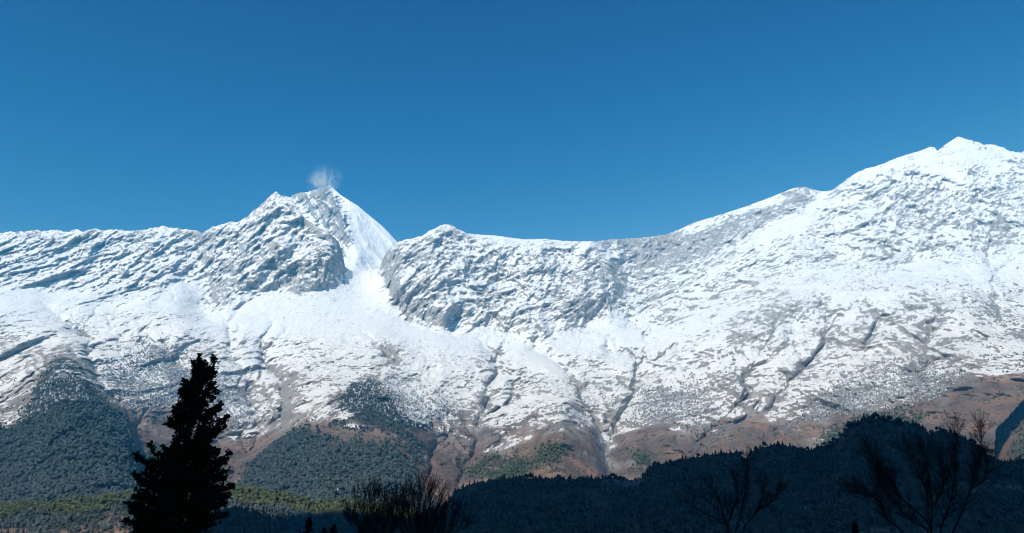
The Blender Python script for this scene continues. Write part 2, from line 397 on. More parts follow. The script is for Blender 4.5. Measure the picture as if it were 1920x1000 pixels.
D -= (ridged((X0-.5*Z0)/70, Y0/150, (Z0+.5*X0)/95, 3, 76, .6)-.9)*13*(0.4+0.6*rug)
# tilted rock strata: rising to the right on the right half, dropping to the right on the left, near level below the bench
def strata(alpha, lam, seed, wob, el=8):
    a = R_(alpha); s = zs*math.cos(a) - xs*math.sin(a) + wob*fbm(X0/300, Y0/300, Z0/300, 3, seed+5)
    l = xs*math.cos(a) + zs*math.sin(a)
    return pn(s/lam, l/(lam*el), 0.5, seed) + 0.6*pn(s/(lam*0.47), l/(lam*el*.6), 1.5, seed+2) + 0.35*pn(s/(lam*0.25), l/(lam*el*.35), 2.5, seed+3)
sR = strata(33, 78, 81, 16, 14); sL = strata(-24, 80, 84, 60); sB = strata(2, 85, 87, 60)
wR = np.clip(rightw*up + midw*up*0.9 + 0.5*rightw*(1-low), 0, 1); wL = (1-sstep(560, 720, PX))*up; wB = np.clip(1 - wR - wL, 0, 1)
forest_s = mask([forest_left, forest_mid], 6)
band = (sR*wR*1.0 + sL*wL*0.4 + sB*wB*0.9)
D += -band*19*(1-0.85*smooth_m)*(1-0.8*forest_s)
D += fbm(X0/70, Y0/70, Z0/70, 3, 91)*17*(1-0.8*smooth_m) * (0.6+0.4*up)
D *= sstep(-2, 22, tcrest)*0.9 + 0.1
RF = RR + D.astype(np.float32)
XF, YF, ZF = [a.astype(np.float32) for a in at(PX, PY, RF)]
N = normals(XF, YF, ZF); N = N * np.where(N[..., 2:3] < 0, -1, 1) if N[..., 2].mean() < 0 else N
print('detail', time.time()-T0)

# --- what lies on it
nz = N[..., 2]; nzb = blur(nz, 8)
rock_bias = np.zeros(PX.shape, np.float32)
frosted = [(625,770),(650,735),(688,702),(705,712),(735,745),(770,785),(815,805),(700,795)]
def bias(polys, v, soft=3):
    global rock_bias
    rock_bias += v*mask(polys, soft)
bias([[(1160,455),(1250,445),(1340,420),(1400,400),(1500,362),(1545,362),(1480,400),(1400,440),(1330,480),(1290,495),(1200,500)]], -0.42, 4)
bias([[(1075,540),(1150,530),(1160,500),(1110,480),(1060,520)], [(1100,555),(1160,545),(1155,585),(1110,600)]], -0.3)
bias([[(560,395),(600,428),(640,455),(645,500),(610,530),(565,545),(545,525),(590,520),(620,490),(610,450),(570,425)]], -0.22)
bias([[(505,500),(545,505),(560,545),(530,538),(505,520)], [(395,545),(430,520),(450,560),(440,582),(405,575)]], -0.18)
bias([[(725,490),(790,450),(835,425),(870,440),(840,490),(760,500),(740,560),(725,545)]], -0.14)
bias([[(900,540),(950,545),(945,575),(905,575)], [(750,585),(850,605),(845,615),(770,610)], [(1060,560),(1100,540),(1110,590),(1080,620),(1050,600)]], -0.28)
bias([[(1680,350),(1740,360),(1790,370),(1780,400),(1720,440),(1680,420)], [(1700,410),(1760,410),(1750,450),(1710,450)]], -0.18, 5)
bias([[(1855,400),(1880,385),(1890,440),(1880,470),(1850,470)]], -0.35)
bias([[(1400,540),(1480,530),(1490,560),(1450,610),(1400,640),(1360,630)], [(1690,620),(1740,610),(1760,650),(1740,680),(1700,655)]], -0.26, 5)
bias([[(0,640),(60,600),(105,625),(60,650),(30,665),(0,670)], [(60,590),(160,620),(215,650),(210,665),(150,650),(90,625)], [(240,620),(310,650),(345,700),(320,720),(290,680),(250,650)]], -0.30, 4)
bias([[(680,645),(740,640),(755,660),(750,690),(700,690),(690,665)], [(900,655),(965,645),(955,665),(910,668)], [(1020,655),(1070,660),(1110,720),(1100,760),(1075,720)], [(1130,740),(1168,738),(1160,785),(1140,790)]], -0.28, 3)
bias([[(110,655),(140,650),(185,700),(180,760),(240,780),(60,790),(60,740),(75,710)]], -0.45, 5)
bias([frosted], -0.30, 5); scrub_bias = rock_bias.copy()
bias([[(1150,470),(1450,440),(1600,470),(1920,430),(1920,650),(1650,660),(1400,640),(1240,650),(1190,590)]], -0.15, 14)
bias([[(450,640),(900,660),(1180,660),(1180,780),(900,790),(480,780)]], -0.05, 14)
bias([[(200,700),(300,660),(420,740),(420,800),(240,770),(190,740)], [(640,740),(690,700),(740,740),(770,790),(700,775),(620,765)], [(1180,720),(1310,715),(1330,770),(1260,800),(1190,800)], [(1500,790),(1560,720),(1700,690),(1830,700),(1800,740),(1600,780)]], -0.24, 8)
bias([[(560,360),(645,365),(680,400),(640,470)]], 0.02)
bias([[(1600,322),(1745,272),(1800,254),(1910,285),(1890,330),(1770,345),(1700,345),(1640,350)]], 0.10, 6)
below = sl + 42*fbm(X0/500, Y0/500, Z0/500, 4, 101) + 12*pn(X0/60, Y0/60, Z0/60, 105)
snowy = (nz - 0.50)*1.3 + 0.63 - 0.10*up + rock_bias + 0.33*smooth_m + 0.10*sstep(-200, -500, sl - 260)
snowy += 0.13*fbm(X0/160, Y0/160, Z0/160, 4, 111) - 0.10*sstep(-150, 0, below)
snowy -= 0.22*sstep(-120, 0, below) + 1.4*sstep(-16, 50, below)
# gullies hold bare rock on their steep side
def flecks(alpha, lam, seed, elong=3.5, wb=18, big=.6):
    a = R_(alpha); xq = X0 + wx_*big + wb*pn(X0/60, Y0/60, Z0/60, seed+8); zq = Z0 + wz_*big + wb*pn(X0/60, Y0/60, Z0/60, seed+9)
    s = zq*math.cos(a) - xq*math.sin(a); l = xq*math.cos(a) + zq*math.sin(a)
    return pn(s/lam, l/(lam*elong), Y0/(lam*4), seed) + .7*pn(s/(lam*.5), l/(lam*.5*elong), Y0/(lam*2), seed+1)
fl = flecks(33, 23, 501, 7, 6, .8)*wR + flecks(-16, 20, 511, 2.2)*wL + flecks(3, 20, 521, 2.6)*wB + 0.6*flecks(75, 20, 531, 1.8)
patch = sstep(-.45, .5, fbm(X0/330, Y0/330, Z0/330, 3, 541))
snowy -= (0.14 + 0.80*np.maximum(fl, -.2) + 0.16*low) * (0.5 + 0.75*patch) * (1-0.12*smooth_m)
# cliff bands and bare ledges below the bench
cb = pn(zs/95 + .25*xs/95, xs/420, Y0/500, 561) + .6*pn(zs/45, xs/170, Y0/300, 563)
snowy -= 0.30*sstep(.3, .85, cb)*low*(1-.7*smooth_m)
snowy -= (0.34*np.exp(-(gline/3.0)**2) + .10*np.exp(-(gline/9.0)**2))*low*(.6+.5*pn(X0/60, Y0/60, Z0/60, 569))
cb2 = fbm(xs/240, Y0/500, zs/420, 3, 567)
snowy += (0.13 + 0.16*sstep(.1, .6, cb2) - 0.10*sstep(.1, .6, -cb2))*low + 0.05*up
snow_a = np.clip(snowy, -0.6, 1.15)
frosted = [(625,770),(650,735),(688,702),(705,712),(735,745),(770,785),(815,805),(700,795)]
fy = mask([forest_left, forest_mid, frosted], 7, 2.0)
sparse = mask([[(430,920),(455,860),(500,830),(520,860),(470,900)], [(520,890),(560,880),(590,900),(540,915)], [(590,890),(660,890),(690,920),(640,930),(600,915)], [(700,885),(800,880),(830,930),(760,915)], [(-10,780),(40,790),(20,815),(-10,800)], [(560,800),(650,775),(700,785),(810,815),(815,865),(770,880),(700,850),(620,838)]], 9)
greenc = mask([[(850,895),(900,870),(930,858),(1000,870),(1010,900),(860,905)], [(1010,880),(1020,835),(1050,825),(1075,850),(1060,890)], [(270,900),(280,830),(330,860),(420,850),(425,930),(280,940)], [(1520,850),(1560,800),(1640,775),(1740,760),(1720,830),(1600,850)], [(1180,850),(1215,850),(1210,890),(1190,885)], [(1885,880),(1905,800),(1930,790),(1930,900)]], 6, 2.6)
forest_a = np.clip(fy*sstep(-140, -15, below)*1.05 + greenc*0.75 - 0.62*sparse - 0.35*(greenc > 0)*np.clip(.5-fbm(X0/90, Y0/90, Z0/90, 3, 123), 0, 1) + 0.25*fbm(X0/350, Y0/350, Z0/350, 3, 121), 0, 1)
forest_a = np.where(fy + greenc < 0.02, 0, forest_a)
deb = mask([[(1120,815),(1165,830),(1150,850),(1160,880),(1140,880),(1130,850)]], 2)
brown_a = np.clip(sstep(-40, 45, below + 30*fbm(X0/120, Y0/120, Z0/120, 3, 107)) - 0.9*deb, 0, 1)
snow_a = snow_a + deb*0.95
warm_a = sstep(-230, -60, sl)*0.9 + 0.35*mask([[(560,395),(645,455),(645,500),(600,540)]], 4)
# rows behind the crest
nb_ = 26
back = np.arange(1, nb_+1)[:, None]**1.6
bx = XF[-1][None] * (1 + 0.0*back); by = YF[-1][None] + 22*back + 30*fbm(XF[-1][None]/200, back/3, 0, 2, 131)*np.minimum(back, 6)/6
bz = ZF[-1][None] - 16*back
def ext(a): return np.concatenate([a, np.repeat(a[-1:], nb_, 0)], 0)
XA = np.concatenate([XF, bx], 0); YA = np.concatenate([YF, by], 0); ZA = np.concatenate([ZF, bz], 0)
V = np.stack([XA, YA, ZA], -1).reshape(-1, 3)
o = mesh_obj('mountain_wall', V, gridfaces(NR+nb_, NC), M_mtn, smooth=True,
             attrs={'snow': ext(snow_a), 'forest': ext(forest_a), 'brown': ext(brown_a), 'warm': ext(warm_a)})
tag(o, 'snow and rock mountain wall stretching across the whole view above brown slopes', 'mountain', kind='structure')
MAIN = (PX, PY, XF, YF, ZF, forest_a, snow_a, brown_a, below, fy, greenc, sparse)
print('wall', time.time()-T0)

# ------------------------------------------------------------------ the far summit behind the glacier
def far_peak():
    pts = [(470,420),(510,400),(530,380),(543,372),(552,364),(562,362),(578,360),(590,356),(600,353),(612,350),(618,347),(628,356),(640,367),(655,376),(670,385),(685,398),(700,410),(713,421),(725,432),(738,447),(748,457),(765,475),(800,520)]
    U = np.arange(470, 800, 1.1); yc = np.interp(U, *np.array(pts, float).T)
    yc = yc - (pn(U/7, 0, 0, 5)*1.3 + pn(U/3.2, 0, 0, 6)*0.7)*np.interp(U, [470, 600, 640, 670, 800], [1, .8, .6, .1, .1])
    NR = 240; t = np.linspace(0, 1, NR)[:, None]
    yb = np.full(U.shape, 600.0); PY = yb*(1-t) + yc*t; PX = np.broadcast_to(U, PY.shape).copy()
    R = 7900 + 2300*np.clip((600-PY)/250, 0, 1.2) + 3.2*np.abs(PX-655)**1.15*0.9
    d, s, tt = polydist(PX, PY, [(612,350),(640,400),(655,440),(672,480)])
    R = R - 160*np.exp(-(d/16)**1.4)
    d, s, tt = polydist(PX, PY, [(548,370),(600,420),(648,465)]); R = R + 160*np.exp(-(d/20)**1.4)
    X, Y, Z = at(PX, PY, R)
    rug = 1 - 0.75*blur(inpoly(PX, PY, [(650,385),(670,380),(760,460),(760,600),(640,600),(650,480),(660,440)]), 8)
    rb = ridged((X + 0.5*Z)/330, Y/2000, (Z - .5*X)/1300, 4, 141, .55)
    D = -(rb-.9)*150*rug + fbm(X/150, Y/150, Z/150, 4, 145)*55*rug + pn((Z-X*.5)/60, X/300, 0, 151)*28*rug
    D *= sstep(-2, 18, PY-yc)*.9+.1
    X, Y, Z = at(PX, PY, R + D)
    N = normals(X, Y, Z); N = -N if N[..., 2].mean() < 0 else N
    rocky = blur(inpoly(PX, PY, [(590,375),(612,355),(650,385),(665,410),(650,450),(640,470),(625,430),(600,400)]), 4)*0.24 + blur(inpoly(PX, PY, [(555,365),(590,362),(640,460),(600,430)]), 5)*0.1
    sn = (N[..., 2]-.45)*1.1 + .66 - rocky + .35*(1-rug) + .13*fbm(X/120, Y/120, Z/120, 4, 155) + 0.15*sstep(460, 500, PY)
    nb = 20; back = np.arange(1, nb+1)[:, None]**1.6
    XA = np.concatenate([X, X[-1][None]+0*back], 0); YA = np.concatenate([Y, Y[-1][None]+22*back], 0); ZA = np.concatenate([Z, Z[-1][None]-18*back], 0)
    z = np.zeros_like(XA); sa = np.concatenate([sn, np.repeat(sn[-1:], nb, 0)], 0)
    o = mesh_obj('far_summit', np.stack([XA, YA, ZA], -1).reshape(-1, 3), gridfaces(NR+nb, len(U)), M_mtn, smooth=True,
                 attrs={'snow': np.clip(sa, -.5, 1.6), 'forest': z, 'brown': z, 'warm': z})
    tag(o, 'white summit pyramid behind the glacier with blowing snow on top', 'mountain', kind='structure')
far_peak()

# ------------------------------------------------------------------ lower hills
def hill_sheet(name, pts, crestR, baseR, col_step, rows, amp, seed, mat, back_drop=12, attrs_fn=None, ybase=1075, jag=0.0, crest_smooth=0):
    p = np.array(pts, float)
    U = np.arange(p[0, 0], p[-1, 0], col_step); yc = np.interp(U, p[:, 0], p[:, 1])
    yc = yc - jag*pn(U/14, 0, 0, seed)
    t = np.linspace(0, 1, rows)[:, None]
    PY = ybase*(1-t) + yc*t; PX = np.broadcast_to(U, PY.shape).copy()
    cR = np.interp(U, *np.array(crestR, float).T); R = baseR*(1-t) + cR[None]*t
    X, Y, Z = at(PX, PY, R)
    D = fbm(X/(amp*5), Y/(amp*5), Z/(amp*5), 5, seed)*amp
    D *= sstep(-1, 30, PY-yc)
    X, Y, Z = at(PX, PY, R + D)
    nb = 16; b = np.arange(1, nb+1)[:, None]**1.5
    XA = np.concatenate([X, X[-1][None]+0*b], 0); YA = np.concatenate([Y, Y[-1][None]+back_drop*b*1.2], 0); ZA = np.concatenate([Z, Z[-1][None]-back_drop*0.6*b], 0)
    at_ = attrs_fn(PX, PY, XA, YA, ZA, nb) if attrs_fn else None
    o = mesh_obj(name, np.stack([XA, YA, ZA], -1).reshape(-1, 3), gridfaces(rows+nb, len(U)), mat, smooth=True, attrs=at_)
    return o, PX, PY, X, Y, Z

# sunlit green foothill, lower left
fh_pts = [(-500,960),(-100,952),(0,948),(100,943),(190,933),(250,926),(330,918),(430,918),(480,919),(520,926),(550,934),(590,942),(640,940),(700,950),(760,962),(840,985),(930,1010),(1040,1075)]
def fh_attr(PX, PY, XA, YA, ZA, nb):
    z = np.zeros_like(XA); br = z + 1.0
    e = lambda a: np.concatenate([a, np.repeat(a[-1:], nb, 0)], 0)
    clear = e(blur(inpoly(PX, PY, [(195,960),(235,960),(245,1080),(-50,1080),(-50,992),(140,992)]), 4)) + e(blur(inpoly(PX, PY, [(485,948),(505,945),(500,962),(485,962)]), 2))
    fo = np.clip(0.95 - 1.0*clear + 0.3*fbm(XA/180, YA/180, ZA/180, 3, 171), 0, 1)
    return {'snow': z-0.6, 'forest': fo, 'brown': br, 'warm': z}
FH = hill_sheet('foothill', fh_pts, [(-500,2300),(250,2300),(480,2200),(700,2300),(1040,2400)], 1500, 2.5, 80, 26, 161, M_mtn, attrs_fn=fh_attr)
tag(FH[0], 'low green wooded foothill at the lower left', 'hill', kind='structure')

# near ridge in shadow, lower right
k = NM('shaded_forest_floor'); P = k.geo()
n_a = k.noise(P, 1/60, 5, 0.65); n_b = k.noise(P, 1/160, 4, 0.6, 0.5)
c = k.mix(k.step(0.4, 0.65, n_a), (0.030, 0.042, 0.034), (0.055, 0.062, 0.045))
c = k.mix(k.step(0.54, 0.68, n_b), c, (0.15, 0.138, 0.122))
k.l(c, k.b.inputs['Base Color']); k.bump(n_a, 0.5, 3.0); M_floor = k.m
nr_pts = [(300,1012),(380,975),(405,957),(440,951),(480,962),(512,986),(545,1012),(640,1020),(710,1008),(760,975),(800,962),(835,948),(852,922),(880,910),(930,901),(990,897),(1060,899),(1120,898),(1165,895),(1182,901),(1206,895),(1216,878),(1240,870),(1290,861),(1340,852),(1385,849),(1398,861),(1412,845),(1440,837),(1470,835),(1500,842),(1522,845),(1545,835),(1562,832),(1590,801),(1620,789),(1655,786),(1690,793),(1730,801),(1742,815),(1756,808),(1785,812),(1815,825),(1840,847),(1870,867),(1920,866),(1980,858),(2150,880),(2300,900)]  # the low dark hump at the left end stands in for a cast shadow
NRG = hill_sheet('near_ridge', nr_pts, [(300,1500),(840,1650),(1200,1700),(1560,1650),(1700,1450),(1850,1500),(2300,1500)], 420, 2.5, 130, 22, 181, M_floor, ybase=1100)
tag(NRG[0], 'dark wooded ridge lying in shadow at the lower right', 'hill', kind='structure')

# valley floor reaching the horizon
k = NM('valley_ground'); P = k.geo(); n_a = k.noise(P, 1/40, 5, 0.6)
k.l(k.mix(n_a, (0.07, 0.06, 0.04), (0.14, 0.11, 0.075)), k.b.inputs['Base Color']); M_ground = k.m
n = 120; g = np.linspace(-1, 1, n); g = np.sign(g)*np.abs(g)**1.8*34000
GX, GY = np.meshgrid(g, g); GZ = -0.5*np.clip(np.hypot(GX, GY)/400, 0, 40) + 2.5*pn(GX/90, GY/90, 0, 9)*sstep(60, 300, np.hypot(GX, GY))
o = mesh_obj('ground', np.stack([GX, GY, GZ], -1).reshape(-1, 3), gridfaces(n, n), M_ground, smooth=True); tag(o, kind='structure')

# unseen mountain towards the sun, behind the camera, crest shaped to shade the foreground
def shade_mountain():
    A = R_(SUN_A); d = np.array([math.sin(A), math.cos(A)]); q = np.array([math.cos(A), -math.sin(A)])
    S, Q = np.meshgrid(np.linspace(-6800, -900, 150), np.linspace(-4600, 5200, 220))
    ridge_s = -3900 + 260*pn(Q/1500, 0, 0, 201)
    H0 = np.interp(Q, [-4600, -3300, -2300, -1750, -950, 800, 3500, 5200], [0, 600, 2500, 3700, 5050, 5050, 4600, 3800])
    H = H0 - np.abs(S-ridge_s)*1.45 + 120*ridged(S/700, Q/700, 0, 5, 205) - 100
    H = np.maximum(H, -60)
    X = d[0]*S + q[0]*Q; Y = d[1]*S + q[1]*Q
    sn = sstep(1500, 2300, H + 300*fbm(X/500, Y/500, 0, 4, 211)) ; z = np.zeros_like(X)
    o = mesh_obj('shading_mountain', np.stack([X, Y, H], -1).reshape(-1, 3), gridfaces(*X.shape), M_mtn, smooth=True,
                 attrs={'snow': sn*1.3-.3, 'forest': z+.4, 'brown': z+1, 'warm': z})
    tag(o, 'steep snow-capped mountain out of view on the sunward side, shaped to shade the foreground', 'mountain', kind='structure')
shade_mountain()
print('hills', time.time()-T0)

# ------------------------------------------------------------------ far forests (stuff)
def leaf_material(name, dark, light, scale=0.4):
    k = NM(name); P = k.geo(); a = k.noise(P, scale, 3, 0.6); v = k.attr('tone')
    c = k.mix(k.step(0.3, 0.7, a), dark, light); c2 = k.mix(v, c, tuple(x*1.5 for x in light))
    k.l(c2, k.b.inputs['Base Color']); return k.m
def proto_conifer(seed, seg=6, tiers=4):
    r = np.random.default_rng(seed); V = []; F = []
    V += [(-.03, 0, 0), (.03, 0, 0), (0, .04, 0), (0, 0, .9)]; F += [(0, 1, 3), (1, 2, 3), (2, 0, 3)]
    for i in range(tiers):
        z0 = .12 + i*(.86/tiers)*.92; h = .86/tiers*1.75; rad = (.27*(1 - i/tiers) + .035)*r.uniform(.85, 1.15)
        b = len(V)
        cx, cy = r.normal(0, .012, 2)
        for j in range(seg):
            a = 2*math.pi*(j + r.uniform(-.25, .25))/seg + i; rr = rad*r.uniform(.6, 1.2)
            V.append((cx+rr*math.cos(a), cy+rr*math.sin(a), z0 + r.uniform(-.03, .03)))
        V.append((cx, cy, min(z0+h, 1.0)))
        for j in range(seg): F.append((b+j, b+(j+1) % seg, b+seg))
    return np.array(V), np.array(F)
def proto_round(seed):
    r = np.random.default_rng(seed); V = []; F = []
    V += [(-.04, 0, 0), (.04, 0, 0), (0, .05, 0), (0, 0, .6)]; F += [(0, 1, 3), (1, 2, 3), (2, 0, 3)]
    for q in range(3):
        c = r.normal(0, .1, 3)*(1, 1, .8) + (0, 0, .62); b = len(V); seg = 6
        for k_, (zz, rr) in enumerate([(-.26, .18), (-.02, .30), (.2, .2)]):
            for j in range(seg):
                a = 2*math.pi*(j+.5*k_)/seg; q_ = rr*r.uniform(.75, 1.25)
                V.append((c[0]+q_*math.cos(a), c[1]+q_*math.sin(a), c[2]+zz+r.uniform(-.05, .05)))
        V.append((c[0], c[1], c[2]+.36))
        for k_ in range(2):
            for j in range(seg):
                a0 = b+k_*seg+j; a1 = b+k_*seg+(j+1) % seg
                F += [(a0, a1, a1+seg), (a0, a1+seg, a0+seg)]
        for j in range(seg): F.append((b+2*seg+j, b+2*seg+(j+1) % seg, b+3*seg))
    return np.array(V), np.array(F)
CON = [proto_conifer(s) for s in range(5)]; RND = [proto_round(s) for s in range(5)]
def scatter(name, protos, X, Y, Z, H, mat, label, W=None, seed=1):
    r = np.random.default_rng(seed); n = len(X); Vs = []; Fs = []; Ts = []; off = 0
    pid = r.integers(0, len(protos), n); ang = r.uniform(0, 6.28, n); W = H if W is None else W; tone = r.uniform(0, 1, n)**1.5
    for p, (v, f) in enumerate(protos):
        i = np.where(pid == p)[0]
        if not len(i): continue
        c, s = np.cos(ang[i])[:, None], np.sin(ang[i])[:, None]
        vx = (v[:, 0]*c - v[:, 1]*s)*W[i, None] + X[i, None]; vy = (v[:, 0]*s + v[:, 1]*c)*W[i, None] + Y[i, None]
        vz = v[:, 2]*H[i, None] + Z[i, None] - 0.06*H[i, None]
        Vs.append(np.stack([vx, vy, vz], -1).reshape(-1, 3)); Ts.append(np.repeat(tone[i], len(v)))
        Fs.append((f[None] + (np.arange(len(i))*len(v))[:, None, None] + off).reshape(-1, 3)); off += len(i)*len(v)
    o = mesh_obj(name, np.concatenate(Vs), np.concatenate(Fs), mat, smooth=False, attrs={'tone': np.concatenate(Ts)})
    tag(o, label, 'forest', kind='stuff'); return o
def pick(prob, X, Y, Z, n, seed):
    """weighted random surface points with jitter inside the cell"""
    r = np.random.default_rng(seed); p = prob[:-1, :-1].ravel().astype(np.float64); p = np.maximum(p, 0); p /= p.sum()
    i = r.choice(len(p), n, p=p); row, col = np.divmod(i, prob.shape[1]-1)
    a, b = r.random(n), r.random(n)
    def lerp(A): return (A[row, col]*(1-a)*(1-b) + A[row, col+1]*(1-a)*b + A[row+1, col]*a*(1-b) + A[row+1, col+1]*a*b)
    return lerp(X), lerp(Y), lerp(Z), row, col
M_far = leaf_material('far_foliage', (0.040, 0.060, 0.066), (0.064, 0.086, 0.082), 0.02)  # haze painted into the leaf colours: bluer, lighter, less contrast
M_green = leaf_material('green_foliage', (0.040, 0.060, 0.034), (0.080, 0.098, 0.044), 0.01)
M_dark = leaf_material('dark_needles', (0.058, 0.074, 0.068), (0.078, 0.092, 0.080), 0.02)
PXm, PYm, XF, YF, ZF, fa, sa_, ba, bel, fy, gc, sp = MAIN
vis = (PXm > -200) & (PXm < 2120) & (PYm < 1010)
pr = np.clip(fa-0.25, 0, 1)*vis*(sa_ < 0.62)
x, y, z, r_, c_ = pick(pr*fy, XF, YF, ZF, 19000, 1); h = rng.uniform(11, 25, len(x)); wd = rng.uniform(.9, 1.35, len(x))
fr = bel[r_, c_] + 18*pn(x/90, y/90, z/90, 333) + rng.normal(0, 10, len(x)) < -6
scatter('mountainside_forest', CON+RND, x[~fr], y[~fr], z[~fr], h[~fr], M_far, 'blue-green forest covering the lower mountain slopes', W=(h*wd)[~fr], seed=2)
M_frost = leaf_material('frosted_foliage', (0.085, 0.11, 0.13), (0.42, 0.44, 0.46), 0.035)
keep = fr & (rng.random(len(x)) < .55)
P_ = mask([[(195,690),(290,650),(430,720),(470,780),(420,800),(240,775)], [(1500,790),(1560,725),(1700,695),(1820,705),(1790,745),(1600,785)], [(1180,725),(1310,715),(1330,770),(1260,800),(1190,800)], [(690,705),(830,740),(860,800),(770,790)]], 12, 2)
x2, y2, z2, _, _ = pick(P_*vis*(bel < 20), XF, YF, ZF, 6500, 14)
x = np.concatenate([x[keep], x2]); y = np.concatenate([y[keep], y2]); z = np.concatenate([z[keep], z2]); h = rng.uniform(8, 19, len(x))
scatter('frosted_forest', CON+RND, x, y, z, h, M_frost, 'snow-dusted grey-blue woodland along the snow line', seed=15)
x, y, z, r_, c_ = pick((gc > .2)*np.clip(fa, 0, 1)*vis*(sa_ < .5), XF, YF, ZF, 2600, 3); h = rng.uniform(10, 19, len(x))
scatter('slope_woodland', CON+RND, x, y, z, h, M_green, 'patches of green woodland among the brown slopes', seed=4)
# dark frosted scrub around the snow line
pr = (sstep(-95, -15, bel)*(1-sstep(20, 60, bel)))*vis*(0.12 + 1.0*np.clip(-1*(np.clip(scrub_bias, -1, 0)), 0, 1)*2 + .6*fy)
x, y, z, r_, c_ = pick(pr*sstep(-.1, .5, fbm(XF/140, YF/140, ZF/140, 3, 303)), XF, YF, ZF, 2600, 5); h = rng.uniform(6, 13, len(x))
scatter('snowline_scrub', RND, x, y, z, h, M_far, 'dark scrub and small trees dotted through the snow line', seed=6)
pr = (sstep(20, 60, bel))*(PYm < 900)*vis*(fy < .1)*np.clip(.35+fbm(XF/200, YF/200, ZF/200, 3, 301), 0, 1)
x, y, z, r_, c_ = pick(pr**3, XF, YF, ZF, 1300, 7); h = rng.uniform(4, 9, len(x))
scatter('hillside_scrub', RND, x, y, z, h, M_far, 'sparse bushes on the bare brown hillside', seed=8)
_, PXh, PYh, XH, YH, ZH = FH
pr = (PXh > -200)*(PYh < 1020)*(0.25 + np.clip(0.9 - inpoly(PXh, PYh, [(195,960),(235,960),(245,1080),(-50,1080),(-50,992),(140,992)]), 0, 1))
pr = pr*np.clip(.7+.6*fbm(XH/90, YH/90, ZH/90, 3, 305), .05, 1.4)
x, y, z, r_, c_ = pick(pr, XH, YH, ZH, 7000, 9); h = rng.uniform(9, 17, len(x))
upr = PYh[r_, c_] - np.interp(PXh[r_, c_], *np.array(fh_pts, float).T)
gsel = upr < 26 + 14*pn(x/120, y/120, 0, 308)
scatter('foothill_green_forest', RND+CON, x[gsel], y[gsel], z[gsel], h[gsel], M_green, 'sunlit olive green treetops along the brow of the foothill', W=h[gsel]*1.2, seed=10)
scatter('foothill_dark_forest', CON+RND[:2], x[~gsel], y[~gsel], z[~gsel], h[~gsel]*1.15, M_far, 'darker trees below the brow of the foothill', W=h[~gsel]*1.1, seed=11)
# the shaded ridge: the body of the wood
_, PXn, PYn, XN, YN, ZN = NRG
pr = (PXn > 250)*(PYn < 1015)*(np.arange(PXn.shape[0])[:, None] < PXn.shape[0]-4)*np.clip(.8+.9*fbm(XN/120, YN/120, ZN/120, 3, 311), .0, 1.4)*(1-.93*blur(np.maximum(inpoly(PXn+14*pn(XN/50,YN/50,0,312), PYn+8*pn(XN/50,ZN/50,0,313), [(1090,915),(1125,918),(1140,960),(1105,950)]), inpoly(PXn, PYn+8*pn(XN/40,ZN/40,0,313), [(1150,912),(1205,903),(1200,918),(1165,930)])), 1))*(YN/1500)
x, y, z, r_, c_ = pick(pr, XN, YN, ZN, 12000, 12); h = rng.uniform(6, 12, len(x))
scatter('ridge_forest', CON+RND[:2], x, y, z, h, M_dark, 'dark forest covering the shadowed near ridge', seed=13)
print('forests', time.time()-T0)

# ------------------------------------------------------------------ trees one can count
def cone_tree(seed, tiers=7, seg=9):
    v, f = proto_conifer(seed, seg, tiers); return v, f
skyp = []
for s in range(6):
    v, f = cone_tree(40+s)
    o = mesh_obj('conifer', v, f, M_dark, link=False); skyp.append(o)
for s in range(1):
    v, f = proto_round(60+s); skyp.append(mesh_obj('conifer', v, f, M_dark, link=False))
U_ = PXn[-1]; 
xs_ = []; cx = 770.0
while cx < 1925:
    xs_.append(cx); cx += rng.uniform(2.6, 6.2)
print('skyline trees', len(xs_))
for cx in xs_:
    i = int(np.clip(np.searchsorted(U_, cx), 1, len(U_)-1)); rr_ = -1 - int(rng.integers(0, 3))
    x, y, z = XN[rr_, i] + rng.normal(0, 1), YN[rr_, i], ZN[rr_, i]
    hh = rng.uniform(7, 12)*(1.25 if 1590 < cx < 1740 else 1.0)
    if 1160 < cx < 1205 or 1390 < cx < 1405: hh *= .6
    src = skyp[int(rng.integers(0, len(skyp)))]
    t = src.copy(); t.name = 'ridge_tree'; COL.objects.link(t)
    t.location = (x, y, z-0.8); wd = rng.uniform(1.0, 1.6); t.scale = (hh*wd, hh*wd, hh); t.rotation_euler = (0, 0, rng.uniform(0, 6.28))
    tag(t, 'small dark tree on the skyline of the shadowed near ridge', 'tree', 'trees along the skyline of the near ridge')

# --- tubes
def tube(V, F, pts, rad, seg=5):
    pts = [np.array(p, float) for p in pts]; b = len(V)
    for i, p in enumerate(pts):
        d = pts[min(i+1, len(pts)-1)] - pts[max(i-1, 0)]; d = d/(np.linalg.norm(d)+1e-9)
        a = np.cross(d, (0, 0.31, 0.95)); 
        if np.linalg.norm(a) < .05: a = np.cross(d, (1, 0, 0))
        a /= np.linalg.norm(a); c = np.cross(d, a)
        for j in range(seg):
            t_ = 2*math.pi*j/seg; V.append(p + rad[i]*(math.cos(t_)*a + math.sin(t_)*c))
    for i in range(len(pts)-1):
        for j in range(seg):
            F.append((b+i*seg+j, b+i*seg+(j+1) % seg, b+(i+1)*seg+(j+1) % seg, b+(i+1)*seg+j))
M_bark = None
k = NM('bark'); P = k.geo(); a = k.noise(P, 6, 4); k.l(k.mix(a, (0.035, 0.028, 0.024), (0.085, 0.068, 0.055)), k.b.inputs['Base Color']); M_bark = k.m
k = NM('dark_bark'); P = k.geo(); a = k.noise(P, 6, 4); k.l(k.mix(a, (0.015, 0.014, 0.013), (0.04, 0.034, 0.03)), k.b.inputs['Base Color']); M_dbark = k.m

